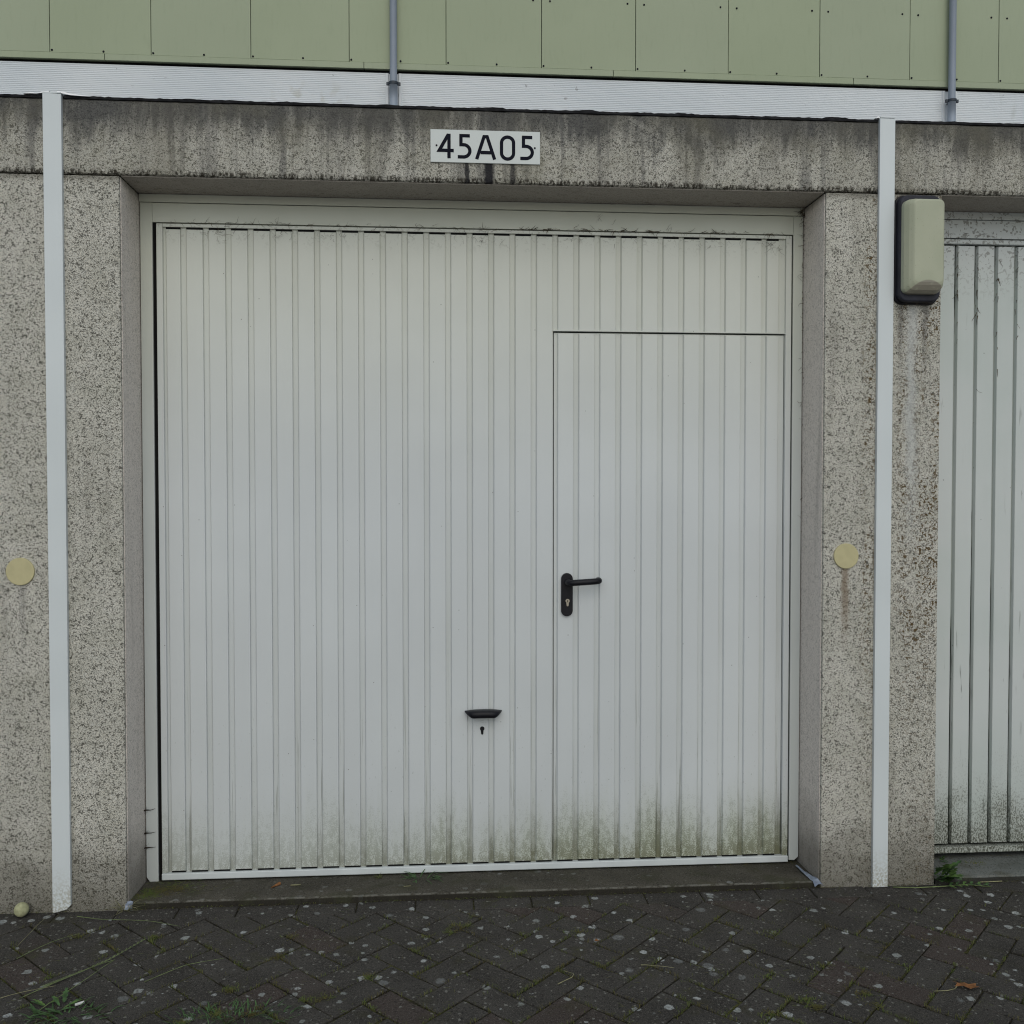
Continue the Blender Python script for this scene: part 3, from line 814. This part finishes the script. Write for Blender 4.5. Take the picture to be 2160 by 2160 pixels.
# ---------------------------------------------------------------- small plants, litter
def blade(V, F, p, d, ln, w, bend, segs=4, flat=False):
    """tapering grass blade from p along direction d (3D), bending down"""
    p = Vector(p); d = Vector(d).normalized(); side = d.cross(Vector((0, 0, 1)))
    if side.length < .05: side = Vector((1, 0, 0))
    side.normalize(); b = len(V)
    for i in range(segs + 1):
        t = i / segs; ww = w * (1 - t) ** .7 * (.6 + .4 * min(1, t * 4)) / 2
        if i == segs: V.append(tuple(p))
        else: V += [tuple(p - side * ww), tuple(p + side * ww)]
        p = p + d * (ln / segs); d = (d + Vector((0, 0, -bend / segs))).normalized()
        if p.z < .003: p.z = .003 + .001 * rnd.random()
    for i in range(segs - 1): F.append((b + 2*i, b + 2*i + 1, b + 2*i + 3, b + 2*i + 2))
    F.append((b + 2*(segs-1), b + 2*(segs-1) + 1, b + 2*segs))
def tuft(name, x, y, z, n, spread, ln, w, mat, label, cat, up=.7, rx=1, group=None):
    V, F = [], []; r = rnd
    for i in range(n):
        a = r.uniform(0, 2 * math.pi); q = r.random() ** .6 * spread
        px, py = x + rx * q * math.cos(a), y + q * .5 * math.sin(a); a2 = a + r.gauss(0, .6)
        blade(V, F, (px, py, z), (math.cos(a2), math.sin(a2) * .7, r.uniform(.15, up * 1.6)), ln * r.uniform(.5, 1.2), w * r.uniform(.6, 1.2), r.uniform(.5, 1.7))
    p = Vector((x, y, z)); me = mesh_from(name, [tuple(Vector(v) - p) for v in V], F)
    o = obj(name, me, mat, None, p); tag(o, label, cat, group); return o
tuft('grass_tuft', -.075, .15, .015, 26, .045, .062, .0055, 'weed_green', 'small dark green grass tuft growing on the threshold below the pull handle', 'weed', .5, 1.3)
tuft('grass_tuft', -.235, .17, .015, 16, .012, .022, .003, 'moss', 'tiny olive weed on the threshold just left of the dark green tuft', 'weed', .8)
tuft('grass_tuft', -1.015, -.66, -.004, 60, .085, .055, .006, 'weed_green', 'broad dark green weed patch on the pavers at bottom left by the white paper scrap', 'weed', .6, 1.2)
tuft('grass_tuft', -.565, -.70, -.004, 150, .13, .034, .004, 'weed_green', 'wide green clump in the paver joints at the bottom edge, left of centre', 'weed', .8, 1.3)
tuft('grass_tuft', -1.085, -.012, .002, 34, .022, .060, .003, 'straw', 'dry straw wisps at the foot of the left door reveal', 'dry grass', 1.2, .8)
tuft('grass_tuft', .058, -.215, -.004, 46, .034, .024, .003, 'moss', 'yellow green moss tuft between pavers below the pull handle', 'weed', 1.0, 1.2)
# leafy plant at the right pier corner: lobed leaves and a lying stem
def leaf(V, F, p, d, ln, w, teeth=4, lift=.4):
    p = Vector(p); d = Vector(d).normalized(); s = d.cross(Vector((0, 0, 1))).normalized(); u = s.cross(d)
    prof = [(0, .06)]
    for k in range(teeth):
        t = (k + .5) / (teeth + .3); ww = math.sin(math.pi * min(.97, t * .85 + .12))
        prof += [(t - .05, ww * .5), (t + .05, ww)]
    prof += [(1, 0)]; b = len(V)
    for t, q in prof:
        c = p + d * (ln * t) + u * (-lift * ln * t * t * .5)
        if c.z < .004: c.z = .004
        V += [tuple(c - s * (w / 2 * q) + u * (.12 * w * q)), tuple(c), tuple(c + s * (w / 2 * q) + u * (.12 * w * q))]
    for i in range(len(prof) - 1):
        k = b + 3 * i; F += [(k, k + 1, k + 4, k + 3), (k + 1, k + 2, k + 5, k + 4)]
def leaf_plant(name, base, leaves, label, stem=None, cat='weed', mat='weed_green'):
    e = empty(name, base, label, cat)
    for (off, d, ln, w) in leaves:
        V, F = [], []; leaf(V, F, (base[0] + off[0], base[1] + off[1], base[2] + off[2]), d, ln, w)
        obj('leaf', mesh_from('leaf', shift(V, e), F), mat if rnd.random() < .6 else 'weed_light', e)
    if stem: tube('stem', stem, .0018, 'stalk_green', e, 6)
    return e
lv = []
for i in range(20):
    a = rnd.uniform(-2.9, .1); lv.append(((rnd.uniform(-.01, .045), rnd.uniform(-.02, .015), rnd.uniform(.0, .04)), (math.cos(a) * .6 + .25, math.sin(a) * .6, rnd.uniform(.2, 1.3)), rnd.uniform(.05, .075), rnd.uniform(.024, .038)))
for i in range(12):
    t = i / 11; s = 1 if i % 2 else -1
    lv.append(((.02 + .15 * t, -.035 + .012 * math.sin(t * 3), .006), (.8, s * .8, .25), .034 * (1 - .4 * t), .014))
leaf_plant('leafy_weed', (1.792, -.006, .004), lv, 'leafy green weed sprawling at the foot of the far right pier', [(1.62, -.02, .003), (1.70, -.036, .005), (1.80, -.038, .008), (1.90, -.03, .008), (1.975, -.045, .003)])
leaf_plant('leafy_weed', (1.905, .165, .012), [((rnd.uniform(-.006, .008), 0, rnd.uniform(0, .015)), (rnd.uniform(-1, 1), -.6, rnd.uniform(.1, 1.1)), .026, .011) for i in range(9)], 'tiny green seedling under the bottom rail of the right hand garage door')
tuft('moss_clump', 2.015, .125, .012, 90, .040, .018, .0028, 'moss', 'brown mossy clump on the grey threshold of the right hand garage door', 'moss', .8, 1.3)
lv = []
for i in range(14):
    a = rnd.uniform(0, 6.28); lv.append(((rnd.uniform(-.07, .07), rnd.uniform(-.03, .03), .003), (math.cos(a), math.sin(a) * .6, .35), rnd.uniform(.03, .055), rnd.uniform(.010, .018)))
leaf_plant('leafy_weed', (-1.06, -.625, 0), lv, 'flat leafed green weed among grass at the bottom left corner')

# long cut grass stalks lying on the pavers
def stalk(pts, label, seeds=True, r=.0013, mat='stalk_green'):
    base = Vector((pts[0][0], pts[0][1], .004)); P3 = []
    n = 14
    for i in range(n + 1):
        t = i / n * (len(pts) - 1); k = min(int(t), len(pts) - 2); f = t - k
        x = pts[k][0] * (1 - f) + pts[k+1][0] * f; y = pts[k][1] * (1 - f) + pts[k+1][1] * f
        P3.append(Vector((x + mnoise.noise(Vector((x * 6, y * 6, 1))) * .006, y + mnoise.noise(Vector((x * 6, y * 6, 7))) * .006, .004 + .006 * math.sin(math.pi * i / n))))
    e = empty('grass_stalk', base, label, 'grass stalk', 'cut grass stalks lying on the pavers')
    tube('stem', P3, [r * (1 - .6 * i / n) for i in range(n + 1)], mat, e, 5)
    if seeds:
        V, F = [], []
        for i in range(26):
            t = .52 + .48 * i / 26; q = t * n; k = min(int(q), n - 1); p = P3[k].lerp(P3[k+1], q - k); d = (P3[k+1] - P3[k]).normalized()
            s = d.cross(Vector((0, 0, 1))) * (1 if i % 2 else -1)
            leaf(V, F, p, d + s * .35 + Vector((0, 0, .15)), .017, .0040, 1, .2)
        obj('seed_head', mesh_from('seed_head', shift(V, e), F), 'straw' if mat == 'straw' else 'stalk_green', e)
stalk([(-1.19, -.57), (-1.10, -.46), (-1.015, -.37), (-.95, -.23)], 'longest pale green grass stalk with seed head, lying bottom left')
stalk([(-1.00, -.36), (-1.06, -.42), (-1.15, -.50)], 'drooping seed head of cut grass crossing the longest stalk at bottom left', True, .001)
stalk([(-1.12, -.66), (-1.07, -.55), (-1.02, -.42), (-1.003, -.368)], 'bare green grass stalk running down to the bottom left weed patch', False, .0014)
stalk([(-1.224, -.047), (-1.13, -.088), (-.96, -.116), (-.86, -.148)], 'thin green stalk lying near the foot of the left pier', False, .0012)
stalk([(-1.335, -.245), (-1.327, -.153), (-1.32, -.027)], 'thin straw stalk in front of the left white strip', False, .001, 'straw')
stalk([(-1.30, -.33), (-1.23, -.236), (-1.17, -.172)], 'short green stalk below the left white strip', False, .001)
stalk([(-.87, -.50), (-.774, -.418), (-.67, -.375)], 'slender curved green stalk left of the bottom clump', False, .0012)
stalk([(-1.32, -.62), (-1.22, -.56), (-1.12, -.50)], 'straw stalk entering from the left edge of the photo', False, .0012, 'straw')
stalk([(.33, -.60), (.375, -.575), (.385, -.555), (.36, -.525)], 'kinked pale straw on the pavers at bottom centre', False, .0014, 'straw')
stalk([(.60, -.51), (.63, -.528), (.69, -.53)], 'forked pale green straw right of bottom centre', False, .0012, 'straw')
# dry leaf with its stem
dl = empty('dry_leaf', (1.50, -.705, .004), 'curled orange brown dry leaf with a long stem at bottom right', 'leaf')
V, F = [], []
out = [(-.028, .004), (-.018, .010), (-.026, .030), (-.010, .014), (.006, .012), (.020, .004), (.036, .004), (.028, -.006), (.036, -.014), (.020, -.016), (.006, -.018), (-.008, -.008)]
V = [(0, 0, .010)] + [(x, y, .003 + .007 * abs(math.sin(i * 1.3))) for i, (x, y) in enumerate(out)]
F = [(0, i + 1, (i + 1) % len(out) + 1) for i in range(len(out))]
obj('leaf_blade', mesh_from('leaf_blade', V, F), 'leaf_brown', dl)
tube('leaf_stem', [(1.478, -.702, .008), (1.465, -.712, .006), (1.44, -.716, .004), (1.402, -.714, .003)], .0011, 'straw', dl, 5)
V = [(0, 0, .004), (.010, .002, .006), (.006, .012, .004), (.001, .016, .006), (-.006, .009, .003)]
tag(obj('leaf_scrap', mesh_from('leaf_scrap', V, [(0, 1, 2), (0, 2, 3), (0, 3, 4)]), 'leaf_brown', None, (.486, -.352, .001)), 'tiny orange leaf scrap on the pavers right of centre', 'leaf')
V, F = [], []; tube_geo([(-1.022, -.614, .006), (-1.002, -.600, .006)], .0038, 8, V, F); tag(obj('paper_scrap', mesh_from('paper_scrap', V, F), 'paper'), 'small white rolled paper scrap at bottom left', 'litter')
tag(tube('wood_splinter', [(-.545, .115, .020), (-.51, .118, .020)], .0022, 'straw'), 'pale wood splinter on the threshold near the left side', 'litter')
tag(tube('wood_splinter', [(-.14, .075, .020), (-.115, .078, .020)], .0012, 'straw'), 'short thin pale splinter on the threshold below the dark green tuft', 'litter')
tag(tube('wood_splinter', [(1.955, -.008, .006), (2.04, -.006, .006)], .0018, 'straw'), 'pale splinter in front of the right hand grey threshold', 'litter')
tag(tube('dead_leaf', [(-.61, .10, .020), (-.585, .13, .022)], [.002, .006], 'leaf_brown'), 'shrivelled brown leaf on the threshold near the pale splinter', 'leaf')
# crumpled clear film in the right corner
V, F = [], []; n = 10
for i in range(n + 1):
    t = i / n; cx = 1.328 + .022 * t ** 2; cy = .15 - .165 * t; w = .004 + .012 * t ** 1.5
    for k in range(4):
        s = k / 3 - .5; V.append((cx + s * w * 2 + rnd.uniform(-.001, .001), cy, .020 + .012 * (1 - abs(s) * 1.6) * (.3 + t) + rnd.uniform(0, .004) - max(0, t - .9) * .14))
    if i:
        q = len(V) - 8
        for k in range(3): F.append((q + k, q + k + 1, q + k + 5, q + k + 4))
me = mesh_from('plastic_film', V, F); tag(obj('plastic_film', me, 'film'), 'crumpled clear plastic film at the foot of the right reveal', 'litter')
V, F = [], []
for i in range(5):
    for k in range(4): V.append((-1.085 + .008 * k + rnd.uniform(-.002, .002), -.008 + rnd.uniform(-.003, .003) + .006 * i * .5, .004 + .006 * i + rnd.uniform(-.002, .002)))
for i in range(4):
    for k in range(3): q = 4 * i + k; F.append((q, q + 1, q + 5, q + 4))
tag(obj('plastic_film', mesh_from('plastic_film', V, F), 'film'), 'small scrap of clear plastic at the foot of the left reveal', 'litter')
# little ball at the left wall foot
bm = bmesh.new(); bmesh.ops.create_icosphere(bm, subdivisions=4, radius=.0235); me = bpy.data.meshes.new('ball'); bm.to_mesh(me); bm.free(); smooth(me)
tag(obj('ball', me, 'ball', None, (-1.416, -.027, .024)), 'small pale yellow ball at the foot of the left pier', 'ball')

# ---- moss and crumbs in the paver joints (uncountable) --------------------
V, F = [], []
def joint_pts(p, ang):
    ca, sa = math.cos(ang), math.sin(ang)
    side = rnd.choice(((0, 1), (0, -1), (1, 0), (-1, 0), (0, 1)))
    if side[0]: x, y = side[0] * .1, rnd.uniform(-.05, .05)
    else: x, y = rnd.uniform(-.1, .1), side[1] * .05
    x += rnd.gauss(0, .002); y += rnd.gauss(0, .002)
    return p.x + ca * x - sa * y, p.y + sa * x + ca * y
for p, ang in joints:
    for _ in range(120):
        x, y = joint_pts(p, ang)
        nn = mnoise.noise(Vector((x * 9, y * 9, 2))) + .5 * mnoise.noise(Vector((x * 27, y * 27, 5)))
        if nn < rnd.uniform(-.25, .45): continue
        a = rnd.uniform(0, 6.28)
        blade(V, F, (x, y, -.005), (math.cos(a), math.sin(a), rnd.uniform(.3, 1.6)), rnd.uniform(.006, .014) * (1 + max(0, nn)), rnd.uniform(.0012, .0028), 1.2, 2)
clumps = [(-.618, -.681, 50), (-.524, -.688, 60), (-.613, -.557, 60), (-.512, -.38, 30), (-.922, -.213, 40), (-.22, -.512, 40), (-.485, -.245, 25), (-.388, -.63, 30),
          (1.036, -.769, 70), (1.199, -.711, 45), (.899, -.792, 50), (1.208, -.774, 30), (.439, -.276, 25), (.952, -.598, 20), (1.141, -.549, 25), (1.071, -.331, 15), (.238, -.402, 25),
          (-.33, -.62, 30), (-.70, -.72, 50), (-1.17, -.19, 30), (.02, -.25, 30), (-.06, -.27, 20), (.10, -.14, 15), (1.02, -.73, 40)]
for cx, cy, n in clumps:
    for _ in range(int(n * 1.6)):
        a = rnd.uniform(0, 6.28); q = abs(rnd.gauss(0, .013)); x, y = cx + q * math.cos(a) * 1.5, cy + q * math.sin(a)
        a = rnd.uniform(0, 6.28)
        blade(V, F, (x, y, -.002), (math.cos(a), math.sin(a), rnd.uniform(.1, 1.2)), rnd.uniform(.008, .022), rnd.uniform(.0014, .003), 1.5, 3)
# scattered dry bits on the pavers
for _ in range(800):
    x, y = rnd.uniform(-1.7, 2.2), rnd.uniform(-.9, -.02); a = rnd.uniform(0, 6.28)
    blade(V, F, (x, y, .0025), (math.cos(a), math.sin(a), .05), rnd.uniform(.008, .028), rnd.uniform(.001, .002), .1, 3)
# litter line along the threshold and left corner
for _ in range(420):
    x = -1.065 + abs(rnd.gauss(0, .09)); y = .12 - .5 * max(0, -.95 - x) + rnd.gauss(0, .03); a = rnd.uniform(0, 6.28)
    blade(V, F, (x, y, .018), (math.cos(a), math.sin(a), .2), rnd.uniform(.012, .038), rnd.uniform(.0015, .0035), .5, 3)
for _ in range(900):
    x = rnd.uniform(-1.55, 2.2); y = rnd.choice((-.006, -.004, .2)) + rnd.gauss(0, .006); a = rnd.uniform(0, 6.28)
    blade(V, F, (x, y, .004 if y < .1 else .014), (math.cos(a), math.sin(a), .3), rnd.uniform(.006, .018), rnd.uniform(.0015, .0035), .8, 2)
tag(obj('moss', mesh_from('moss', V, F), 'moss'), 'moss and dry grass crumbs in the paver joints', 'moss', kind='stuff')

# ---- cobwebs and hanging dust along the door head and right jamb ----------
V, F = [], []
def wisp(x, y, z, ln, r, ang=None, curl=1.2):
    a = rnd.uniform(0, 6.28) if ang is None else ang; P3 = [Vector((x, y, z))]; n = 6
    for i in range(n):
        a += rnd.gauss(0, .35) * curl; P3.append(P3[-1] + Vector((math.cos(a), rnd.uniform(-.12, .12), math.sin(a))) * ln / n)
    tube_geo(P3, [r * (1 - .7 * i / n) for i in range(n + 1)], 3, V, F)
for _ in range(150):
    x = rnd.uniform(-1.0, 1.29); wisp(x, .196, 2.39 + abs(rnd.gauss(0, .004)), rnd.uniform(.006, .03), rnd.uniform(.0004, .001), rnd.choice((0, math.pi)) + rnd.gauss(0, .4))
for cx, cz, n, sp, ln in ((-.80, 2.355, 26, .035, .03), (-.58, 2.355, 10, .03, .03), (-.38, 2.35, 8, .03, .03), (1.22, 2.35, 22, .028, .04), (.47, 2.36, 8, .05, .02), (.72, 2.36, 8, .05, .02), (.95, 2.355, 8, .05, .025), (.12, 2.35, 12, .05, .03), (.58, 2.435, 5, .02, .03)):
    for _ in range(n): wisp(cx + rnd.gauss(0, sp), .195, cz + rnd.gauss(0, .012), ln * rnd.uniform(.4, 1.2), rnd.uniform(.0003, .0007))
for _ in range(60):   # scraps on the door lip, right half
    x = rnd.choice((.33, .36, .40, .52, .55, .60, .66, .70, .78, .98, 1.03, 1.22)) + rnd.gauss(0, .016)
    wisp(x, .194, 2.394, rnd.uniform(.008, .028), rnd.uniform(.001, .0022), rnd.choice((0, math.pi)) + rnd.gauss(0, .3), .6)
for _ in range(70):   # right reveal corner
    z = 2.47 - abs(rnd.gauss(0, .55)); wisp(1.353 + rnd.gauss(0, .004), .192, z, rnd.uniform(.006, .026), rnd.uniform(.0005, .0014))
for _ in range(40): wisp(1.35 + rnd.gauss(0, .008), .19, 2.47 + rnd.gauss(0, .012), rnd.uniform(.01, .03), rnd.uniform(.0006, .0014))
for _ in range(60): wisp(rnd.uniform(-1.06, 1.34), .15 + rnd.gauss(0, .03), 2.4915, rnd.uniform(.01, .04), .0005, rnd.choice((0, math.pi)), .3)
for gx in [1.959 - .079 * 1 + .079 * k for k in range(1, 6)]:      # grime in the grooves of the right door
    for _ in range(9): wisp(gx + rnd.gauss(0, .003), .2, 2.35 - abs(rnd.gauss(0, .22)), rnd.uniform(.01, .04), rnd.uniform(.0008, .0024), -math.pi / 2 + rnd.gauss(0, .25), .4)
for _ in range(45): wisp(rnd.uniform(1.8, 2.1), .195, 2.42 + rnd.gauss(0, .03), rnd.uniform(.006, .03), rnd.uniform(.0004, .001))
for _ in range(20): wisp(1.69 + rnd.gauss(0, .04), -.03, 2.098 + rnd.gauss(0, .006), rnd.uniform(.01, .03), .0005)
tag(obj('cobweb', mesh_from('cobweb', V, F), 'cobweb'), 'dusty cobwebs and dirt crumbs along the door heads', 'cobweb', kind='stuff')
# three dark root twigs clinging to the foot of the left jamb
for i, (z, nm) in enumerate(((.277, 'topmost of three dark dead tendrils gripping the left jamb foot'), (.193, 'middle of three dark dead tendrils gripping the left jamb foot'), (.140, 'lowest of three dark dead tendrils gripping the left jamb foot'))):
    V, F = [], []
    tube_geo([(-1.083, .185, z), (-1.072, .194, z + .001), (-1.055, .196, z), (-1.040, .197, z + .005 - .002 * i)], [.0022, .0026, .0012, .0006], 5, V, F)
    for _ in range(5): wisp(-1.075 + rnd.gauss(0, .003), .195, z + rnd.gauss(0, .002), .018, .0006)
    tag(obj('tendril', mesh_from('tendril', V, F), 'twig_brown'), nm, 'twig', 'dead tendrils on the left jamb')
